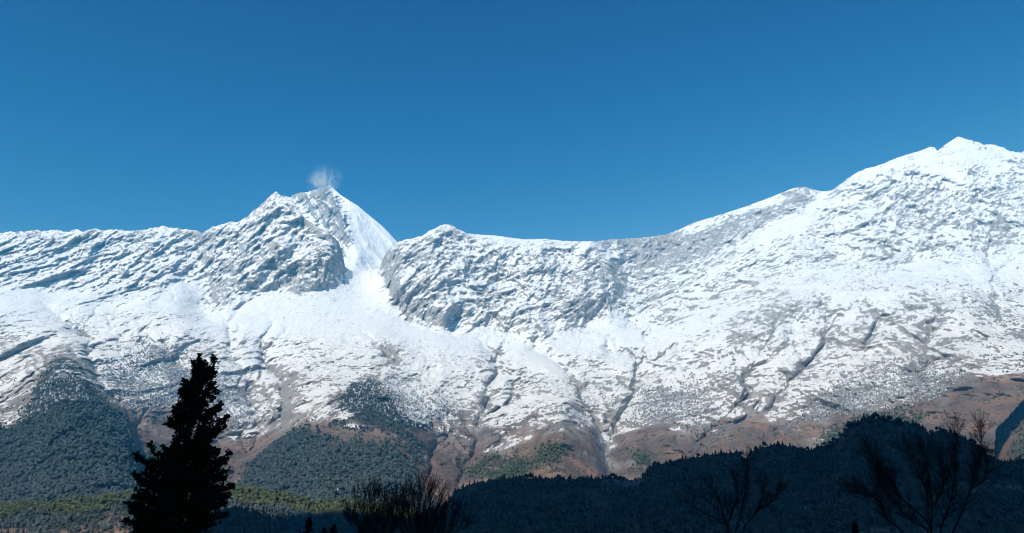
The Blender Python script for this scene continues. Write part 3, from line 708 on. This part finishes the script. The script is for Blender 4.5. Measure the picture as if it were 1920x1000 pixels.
def path_world(pts, D, jy, r):
    out = []; y = D
    for i, (a, b) in enumerate(pts):
        out.append(np.array([float(q) for q in at(a, b, y)])); y += r.normal(0, jy)
    return out
def grow(V, F, p, d, L, rad, depth, r, spread, upb, twig_min, kids=(2, 4), shrink=.62):
    n = 4 if depth > 0 else 3; pts = [p]; dd = d/np.linalg.norm(d)
    for i in range(n):
        dd = dd + r.normal(0, .13, 3) + np.array([0, 0, upb]); dd /= np.linalg.norm(dd)
        pts.append(pts[-1] + dd*L/n)
    rads = np.linspace(rad, max(rad*.5, twig_min), n+1)
    tube(V, F, pts, rads, 5 if depth > 1 else 3)
    if depth <= 0: return
    for q in range(int(r.integers(*kids))+1):
        k_ = r.uniform(.25, 1.0); f_ = k_*n; i = min(int(f_), n-1); pp = pts[i]*(1-(f_-i)) + pts[i+1]*(f_-i)
        ax_ = r.normal(0, 1, 3); ax_ -= ax_.dot(dd)*dd; ax_ /= np.linalg.norm(ax_)+1e-9
        nd = dd*math.cos(spread) + ax_*math.sin(spread*r.uniform(.7, 1.3))
        grow(V, F, pp, nd, L*shrink*r.uniform(.75, 1.2), max(rad*.55, twig_min), depth-1, r, spread, upb, twig_min, kids, shrink)
    grow(V, F, pts[-1], dd, L*shrink, max(rad*.5, twig_min), depth-1, r, spread, upb, twig_min, kids, shrink)

def bare_tree(name, label, base_px, D, stems, seed, base_r, twig_min, depth, L0, upb, jy=1.0, spread=.5, group=None, nfill=5, mat=None, groundz=0.0):
    mat = mat or M_dbark
    r = np.random.default_rng(seed); bp = at(base_px[0], base_px[1], D)
    root = bpy.data.objects.new(name, None); COL.objects.link(root); root.location = (float(bp[0]), D, groundz)
    tag(root, label, 'tree', group)
    loc = np.array(root.location)
    TV, TF, CV, CF = [], [], [], []
    b0 = np.array([0, 0, -0.2])
    for st in stems:
        w_ = path_world(st['p'], D + r.normal(0, .5), jy, r); w_ = [q - loc for q in w_]
        r0 = st.get('r', base_r)
        if st.get('root', True):
            mid = (b0 + w_[0])*.5 + np.array([(w_[0][0]-b0[0])*.12, 0, 0])
            w_ = [b0 + np.array([r.normal(0, .1), r.normal(0, .1), 0]), mid] + w_
        n = len(w_); rads = [r0*(1-.72*i/(n-1)) for i in range(n)]
        # smooth by subdividing
        pts = []; rs = []
        for i in range(n-1):
            for t_ in (0, .33, .66):
                p0 = w_[max(i-1, 0)]; p1 = w_[i]; p2 = w_[i+1]; p3 = w_[min(i+2, n-1)]
                pts.append(.5*((2*p1) + (-p0+p2)*t_ + (2*p0-5*p1+4*p2-p3)*t_**2 + (-p0+3*p1-3*p2+p3)*t_**3)); rs.append(rads[i]*(1-t_)+rads[i+1]*t_)
        pts.append(w_[-1]); rs.append(rads[-1])
        tube(TV, TF, pts, rs, 7)
        m = len(pts); s0 = int(m*(.42 if st.get('root', True) else .15))
        for i in range(s0, m):
            d = pts[min(i+1, m-1)] - pts[max(i-1, 0)]; d /= np.linalg.norm(d)
            for q in range(nfill if i > s0+2 else max(1, nfill//2)):
                ax_ = r.normal(0, 1, 3); ax_ -= ax_.dot(d)*d; ax_ /= np.linalg.norm(ax_)
                nd = d*math.cos(spread) + ax_*math.sin(spread*r.uniform(.8, 1.4)) + np.array([0, 0, .12])
                grow(CV, CF, pts[i], nd, L0*r.uniform(.6, 1.15), rs[i]*.45, depth, r, spread, upb, twig_min)
        grow(CV, CF, pts[-1], pts[-1]-pts[-2], L0, rs[-1]*.7, depth, r, spread, upb, twig_min)
    mesh_obj('trunk', np.array(TV), np.array(TF), mat, root, smooth=True)
    mesh_obj('crown', np.array(CV), np.array(CF), mat, root, smooth=False)
    print(name, len(CF)); return root

bare_tree('bare_tree', 'wide leafless tree with spreading stems below the highest part of the dark ridge', (1748, 1060), 75.0, [
 dict(p=[(1747,1000),(1746,938),(1739,875),(1732,849)]), dict(p=[(1742,984),(1711,953),(1682,927),(1672,901),(1646,875),(1632,852)]),
 dict(p=[(1739,995),(1706,974),(1669,932),(1651,906),(1644,880)]), dict(p=[(1690,995),(1664,974),(1646,938),(1622,927),(1608,922)], r=.11),
 dict(p=[(1765,987),(1778,956),(1789,906),(1791,857),(1791,815)]), dict(p=[(1786,1000),(1802,964),(1820,917),(1833,880),(1838,844),(1841,815)]),
 dict(p=[(1820,917),(1845,900),(1852,870)], r=.07, root=False), dict(p=[(1752,948),(1765,922),(1773,896),(1764,870)], r=.08, root=False),
 dict(p=[(1741,950),(1735,915),(1716,875),(1702,850)], r=.09, root=False)], 5, .10, .0065, 2, 1.25, .05, jy=.8, nfill=6, spread=.5)
bare_tree('bare_tree', 'smaller leafless tree with three forked stems below the middle of the dark ridge', (1372, 1040), 80.0, [
 dict(p=[(1366,1000),(1357,971),(1348,935),(1334,915)]), dict(p=[(1368,975),(1375,953),(1384,932),(1379,901)], root=False, r=.12),
 dict(p=[(1379,1000),(1386,975),(1393,946),(1397,921),(1402,892),(1404,866)]), dict(p=[(1391,1000),(1409,973),(1424,953),(1429,924),(1430,905)]),
 dict(p=[(1424,953),(1442,946),(1453,932),(1464,920)], root=False, r=.07), dict(p=[(1359,975),(1332,968),(1300,948)], root=False, r=.06), dict(p=[(1355,964),(1327,939),(1305,931)], root=False, r=.06)],
 8, .08, .006, 2, 1.0, .05, jy=.6, nfill=4, spread=.5)
def fan(x0, y0, lst, r=.05): return [dict(p=[(x0, y0), ((x0*2+x)/3+(x-x0)*.12, (y0*2+y)/3+6), ((x0+2*x)/3, (y0+2*y)/3), (x, y)], r=r) for x, y in lst]
bare_tree('bare_tree', 'leafless bushy tree of upright shoots in the left of the dark thicket', (712, 1040), 58.0, fan(712, 1035, [(668,985),(682,968),(695,955),(705,948),(718,952),(730,958),(742,962),(664,990),(752,965)]),
 9, .04, .0062, 2, 1.15, .13, jy=.4, nfill=3, spread=.28)
bare_tree('bare_tree', 'taller leafless bushy tree of upright shoots in the right of the dark thicket', (785, 1040), 60.0, fan(785, 1035, [(750,962),(762,948),(775,944),(788,938),(798,932),(806,940),(818,957),(830,966),(845,982),(862,996),(740,980)]),
 12, .04, .0062, 2, 1.15, .13, jy=.4, nfill=3, spread=.28)

# --- the black conifer in the foreground
def leafy_crown(twigs, r, size, per):
    """needle sprays: small pointed blades around each twig"""
    P0 = np.array([t[0] for t in twigs]); P1 = np.array([t[1] for t in twigs]); n = len(P0)
    m = n*per; idx = np.repeat(np.arange(n), per); t_ = r.random(m)
    d = (P1-P0)[idx]; L = np.linalg.norm(d, axis=1, keepdims=True)+1e-9; dn = d/L
    base = P0[idx] + d*t_[:, None]
    o_ = r.normal(0, 1, (m, 3)); dirn = dn*.8 + o_*.55 + np.array([0, 0, .15]); dirn /= np.linalg.norm(dirn, axis=1, keepdims=True)
    s = np.cross(dirn, r.normal(0, 1, (m, 3))); s /= np.linalg.norm(s, axis=1, keepdims=True)
    ln = size*r.uniform(.6, 1.5, (m, 1)); wd = ln*r.uniform(.22, .42, (m, 1))
    V = np.stack([base, base + dirn*ln*.5 + s*wd, base + dirn*ln, base + dirn*ln*.5 - s*wd], 1).reshape(-1, 3)
    return V, np.arange(m*4).reshape(-1, 4)
k = NM('conifer_needles'); P = k.geo(); a = k.noise(P, 3, 3); k.l(k.mix(a, (0.010, 0.014, 0.009), (0.026, 0.034, 0.018)), k.b.inputs['Base Color']); M_needle = k.m
def fore_conifer():
    r = np.random.default_rng(33); D = 58.0
    trunk_px = [(332,1080),(334,1000),(340,930),(347,870),(354,815),(362,765),(370,725),(377,703),(380,690),(382,682)]
    LX = line([(668,384),(681,372),(700,366),(715,352),(722,346),(740,338),(762,332),(797,315),(832,309),(845,303),(870,282),(895,265),(920,262),(947,246),(979,240),(1000,240),(1080,225)])
    RX = line([(668,398),(680,401),(702,403),(737,408),(786,421),(818,411),(846,402),(870,416),(888,420),(916,430),(947,418),(968,422),(986,408),(1000,400),(1080,420)])
    W = [np.array([float(q) for q in at(a, b, D)]) for a, b in trunk_px]
    root = bpy.data.objects.new('conifer_tree', None); COL.objects.link(root); root.location = (W[0][0], D, 0.0); loc = np.array(root.location)
    tag(root, 'tall black conifer silhouette with ragged branches standing at the lower left', 'tree')
    W = [w_-loc for w_ in W]; W[0] = np.array([0, 0, -.3])
    TV, TF = [], []
    tube(TV, TF, W, list(np.linspace(.26, .03, len(W))), 8)
    f1 = [np.array([float(q) for q in at(a, b, D)])-loc for a, b in [(378,712),(388,698),(396,684),(400,672)]]
    tube(TV, TF, f1, [.05, .04, .03, .015], 5)
    mesh_obj('trunk', np.array(TV), np.array(TF), M_dbark, root, smooth=True)
    BV, BF, tw = [], [], []
    tp = np.array(trunk_px, float)
    def bough(p0, p1, rad, dens, droop):
        n = 6; pts = []
        for i in range(n+1):
            t_ = i/n; q = p0*(1-t_) + p1*t_; q = q + np.array([0, 0, -droop*math.sin(math.pi*t_)]) + r.normal(0, .03, 3)
            pts.append(q)
        tube(BV, BF, pts, list(np.linspace(rad, .008, n+1)), 4)
        L = np.linalg.norm(p1-p0)
        for q in range(int(dens*L)+2):
            t_ = r.uniform(.18, 1)**.8; f_ = t_*n; i = min(int(f_), n-1); pp = pts[i]*(1-(f_-i)) + pts[i+1]*(f_-i)
            d = (pts[i+1]-pts[i]); d /= np.linalg.norm(d); o_ = r.normal(0, 1, 3)*(.8, .8, .55); dd = d*.75 + o_*.62 + np.array([0, 0, .34]); dd /= np.linalg.norm(dd)
            l = (.30+.55*(1-t_)*min(L, 2)/2)*r.uniform(.6, 1.2); e = pp+dd*l
            tw.append((pp, e)); tube(BV, BF, [pp, e], [.010, .004], 3)
            for q2 in range(2):
                d2 = dd + r.normal(0, .5, 3); d2 /= np.linalg.norm(d2); s_ = pp+(e-pp)*r.uniform(.3, .8); tw.append((s_, s_+d2*l*.5))
    # boughs all round the trunk; those in the picture plane reach the traced outline
    y_ = 1075.0
    while y_ > 690:
        tx = np.interp(-y_, -tp[:, 1], tp[:, 0]); hi = y_ < 830
        for s_ in range(1 if hi else 2):
            a = r.uniform(0, 2*math.pi); side = math.cos(a)
            tipy = y_ - (r.uniform(22, 60) if hi else r.uniform(5, 34)); tipy = max(tipy, 682 + abs(side)*14)
            half = (tx-LX(tipy)) if side < 0 else (RX(tipy)-tx)
            half = max(half, 3)/FPX*D/math.cos(PITCH)*(r.uniform(.25, .8) if hi else r.uniform(.35, .9))
            p0 = np.array([float(q) for q in at(tx, y_, D)])-loc
            dep = .5*((tx-LX(tipy))+(RX(tipy)-tx))/FPX*D*r.uniform(.5, 1.0)
            p1 = p0 + np.array([half*side, dep*math.sin(a), (y_-tipy)/FPX*D])
            bough(p0, p1, .03, 11 if not hi else 8, .08*abs(half))
        y_ -= 2.3
    # the stray boughs of the outline
    for a, b, c_, d_ in [(330,890,280,838),(320,905,257,855),(318,930,252,893),(315,965,239,945),(318,990,233,978),(360,905,430,853),(355,860,423,784),(362,925,434,915),(365,985,424,966),(350,870,404,845),(340,800,314,796),(355,760,344,718),(352,800,332,760),(374,720,364,682),(376,740,407,735),(370,770,412,768),(365,820,418,805),(362,905,424,886),(365,960,420,945),(378,700,375,671),(398,690,401,671)]:
        p0 = np.array([float(q) for q in at(a, b, D)])-loc; p1 = np.array([float(q) for q in at(c_, d_, D+r.normal(0, .5))])-loc
        bough(p0, p1, .03, 15, .1)
    for q in range(44):
        yy = r.uniform(690, 1010); s_ = r.choice([-1, 1]); ty = max(yy - r.uniform(18, 60), 695); txx = np.interp(-yy, -tp[:, 1], tp[:, 0])
        half = ((txx-LX(ty)) if s_ < 0 else (RX(ty)-txx))*r.uniform(.8, 1.12)
        p0 = np.array([float(q_) for q_ in at(txx, yy, D)])-loc; p1 = np.array([float(q_) for q_ in at(txx+s_*half, ty, D+r.normal(0, 1))])-loc
        bough(p0, p1, .028, 11, .1)
    br = mesh_obj('boughs', np.array(BV), np.array(BF), M_dbark, root)
    V, F = leafy_crown(tw, r, .15, 5)
    mesh_obj('crown', V, F, M_needle, root); print('conifer blades', len(F), len(tw))
fore_conifer()

# --- small dark conifer tops along the bottom edge
def small_conifer(px, ytop, D, wpx, label, seed, lean=0):
    r = np.random.default_rng(seed); tx, ty, tz = [float(q) for q in at(px, ytop, D)]
    root = bpy.data.objects.new('conifer_tree', None); COL.objects.link(root); root.location = (tx, ty, 0); tag(root, label, 'tree')
    TV, TF = [], []; H = tz; tube(TV, TF, [(0, 0, -.2), (lean*.4, 0, H*.5), (lean, 0, H)], [.16, .1, .02], 6)
    mesh_obj('trunk', np.array(TV), np.array(TF), M_dbark, root, smooth=True)
    tw = []; slope = wpx/FPX*D/2/(60/FPX*D); zz = H-.1
    while zz > H*.2:
        rad = min((H-zz)*slope*.8+.1, H*.22)
        for q in range(5):
            a = r.uniform(0, 6.28); rr = rad*r.uniform(.6, 1.15); c0 = np.array([lean*zz/H, 0, zz]); tw.append((c0, c0+np.array([rr*math.cos(a), rr*math.sin(a), rr*.25])))
            tw.append((c0*.4+tw[-1][1]*.6, tw[-1][1]+r.normal(0, .12, 3)))
        zz -= .17
    V, F = leafy_crown(tw, r, .24, 9); mesh_obj('crown', V, F, M_needle, root)
small_conifer(577, 972, 120, 34, 'narrow leaning dark conifer top rising at the bottom edge left of the leafless bushes', 71, .3)
small_conifer(626, 986, 150, 60, 'low dark conifer top at the bottom edge, nearest the leafless bushes on their left', 72)
small_conifer(608, 991, 150, 50, 'low dark conifer top between the leaning conifer top and the leafless bushes', 73)
small_conifer(1602, 982, 130, 26, 'small dark conifer tip at the bottom edge between the two large leafless trees', 74)
print('near trees', time.time()-T0)

# --- tiny hut on the wooded slope
def hut(px, py, label, sz, colr, seed):
    d = np.hypot(PXm-px, PYm-py); i = np.unravel_index(np.argmin(d), d.shape); x, y, z = float(XF[i]), float(YF[i]), float(ZF[i])
    root = bpy.data.objects.new('hut', None); COL.objects.link(root); root.location = (x, y, z); tag(root, label, 'hut')
    k = NM('hut_wall'); k.l(k.mix(k.noise(k.geo(), .5, 3), colr, tuple(c*.8 for c in colr)), k.b.inputs['Base Color'])
    k2 = NM('hut_roof'); k2.l(k2.mix(k2.noise(k2.geo(), .5, 3), (0.12, 0.11, 0.11), (0.2, 0.18, 0.17)), k2.b.inputs['Base Color'])
    a, b, h = sz, sz*.6, sz*.7
    V = np.array([(-a,-b,-4),(a,-b,-4),(a,b,-4),(-a,b,-4),(-a,-b,h),(a,-b,h),(a,b,h),(-a,b,h),(-a,0,h*1.5),(a,0,h*1.5)])
    mesh_obj('wall', V, [np.array([(0,1,5,4),(1,2,6,5),(2,3,7,6),(3,0,4,7)]), np.array([(4,7,8),(6,5,9)])], k.m, root)
    e = 1.12
    V = np.array([(-a*e,-b*e,h*.95),(a*e,-b*e,h*.95),(a*e,0,h*1.56),(-a*e,0,h*1.56),(a*e,b*e,h*.95),(-a*e,b*e,h*.95)]); V2 = V + (0, 0, .4)
    mesh_obj('roof', np.concatenate([V, V2]), np.array([(0,1,2,3),(3,2,4,5),(6,7,8,9),(9,8,10,11),(0,1,7,6),(4,5,11,10)]), k2.m, root)
hut(634, 919, 'tiny white hut on the wooded middle slope', 5.5, (.75, .75, .74), 1)

# --- overhead cable, lower left
V, F = [], []
pa = np.array([float(q) for q in at(-260, 930, 70)]); pb = np.array([float(q) for q in at(560, 985, 95)])
pts = []
for i in range(41):
    t_ = i/40; p = pa*(1-t_)+pb*t_; p[2] -= 1.2*4*t_*(1-t_)*.5; pts.append(p)
tube(V, F, [p-pa for p in pts], [.012]*41, 5)
o = mesh_obj('overhead_cable', np.array(V), np.array(F), M_dbark); o.location = pa; tag(o, 'thin dark overhead cable crossing in front of the green foothill', 'cable')

# ------------------------------------------------------------------ blowing snow off the summit
def plume():
    c = [float(q) for q in at(606, 321, 10150)]
    n = 24; th, ph = np.meshgrid(np.linspace(0, np.pi, n), np.linspace(0, 2*np.pi, 2*n)); V = np.stack([np.sin(th)*np.cos(ph), np.sin(th)*np.sin(ph), np.cos(th)], -1).reshape(-1, 3)
    o = mesh_obj('blowing_snow', V, gridfaces(2*n, n), None, smooth=True)
    o.location = c; o.scale = (300, 240, 400)
    m = bpy.data.materials.new('blowing_snow'); m.use_nodes = True; t = m.node_tree; t.nodes.clear()
    out = t.nodes.new('ShaderNodeOutputMaterial'); pv = t.nodes.new('ShaderNodeVolumePrincipled'); pv.inputs['Color'].default_value = (1, 1, 1, 1)
    pv.inputs['Anisotropy'].default_value = -0.35
    tc = t.nodes.new('ShaderNodeTexCoord'); mp = t.nodes.new('ShaderNodeMapping'); mp.inputs['Scale'].default_value = (1.2, 1.0, 1.5); mp.inputs['Rotation'].default_value = (0, R_(20), 0)
    nz_ = t.nodes.new('ShaderNodeTexNoise'); nz_.inputs['Scale'].default_value = 1.6; nz_.inputs['Detail'].default_value = 3; nz_.inputs['Roughness'].default_value = .62; nz_.inputs['Distortion'].default_value = .9
    t.links.new(tc.outputs['Object'], mp.inputs[0]); t.links.new(mp.outputs[0], nz_.inputs[0])
    mr = t.nodes.new('ShaderNodeMapRange'); mr.interpolation_type = 'SMOOTHSTEP'; mr.inputs[1].default_value = .42; mr.inputs[2].default_value = .75
    t.links.new(nz_.outputs['Fac'], mr.inputs[0])
    # thickest just above the summit, fading up and outward
    vm = t.nodes.new('ShaderNodeVectorMath'); vm.operation = 'DISTANCE'; vm.inputs[1].default_value = (0.1, 0, -.8); t.links.new(tc.outputs['Object'], vm.inputs[0])
    mr2 = t.nodes.new('ShaderNodeMapRange'); mr2.interpolation_type = 'SMOOTHERSTEP'; mr2.inputs[1].default_value = 1.25; mr2.inputs[2].default_value = .0; mr2.inputs[3].default_value = 0; mr2.inputs[4].default_value = 1
    t.links.new(vm.outputs['Value'], mr2.inputs[0])
    m1 = t.nodes.new('ShaderNodeMath'); m1.operation = 'MULTIPLY'; t.links.new(mr.outputs[0], m1.inputs[0]); t.links.new(mr2.outputs[0], m1.inputs[1])
    m2 = t.nodes.new('ShaderNodeMath'); m2.operation = 'MULTIPLY'; m2.inputs[1].default_value = .018; t.links.new(m1.outputs[0], m2.inputs[0])
    t.links.new(m2.outputs[0], pv.inputs['Density']); t.links.new(pv.outputs[0], out.inputs['Volume'])
    o.data.materials.append(m); tag(o, 'white wisp of snow blowing off the far summit', 'blowing snow', kind='stuff')
plume()

# ------------------------------------------------------------------ haze: one closed box of thin even air round everything
V = np.array([(-36000,-36000,-60),(36000,-36000,-60),(36000,36000,-60),(-36000,36000,-60),(-36000,-36000,5250),(36000,-36000,5250),(36000,36000,5250),(-36000,36000,5250)], float)
hz = mesh_obj('haze', V, np.array([(0,3,2,1),(4,5,6,7),(0,1,5,4),(1,2,6,5),(2,3,7,6),(3,0,4,7)]), None)
m = bpy.data.materials.new('haze'); m.use_nodes = True; t = m.node_tree; t.nodes.clear()
out = t.nodes.new('ShaderNodeOutputMaterial'); pv = t.nodes.new('ShaderNodeVolumePrincipled'); pv.inputs['Color'].default_value = (.09, .54, .95, 1)
pv.inputs['Density'].default_value = 4.8e-5; pv.inputs['Anisotropy'].default_value = 0.0
t.links.new(pv.outputs[0], out.inputs['Volume']); hz.data.materials.append(m); tag(hz, 'thin blue haze in the air', 'haze', kind='stuff')
print('done', time.time()-T0)
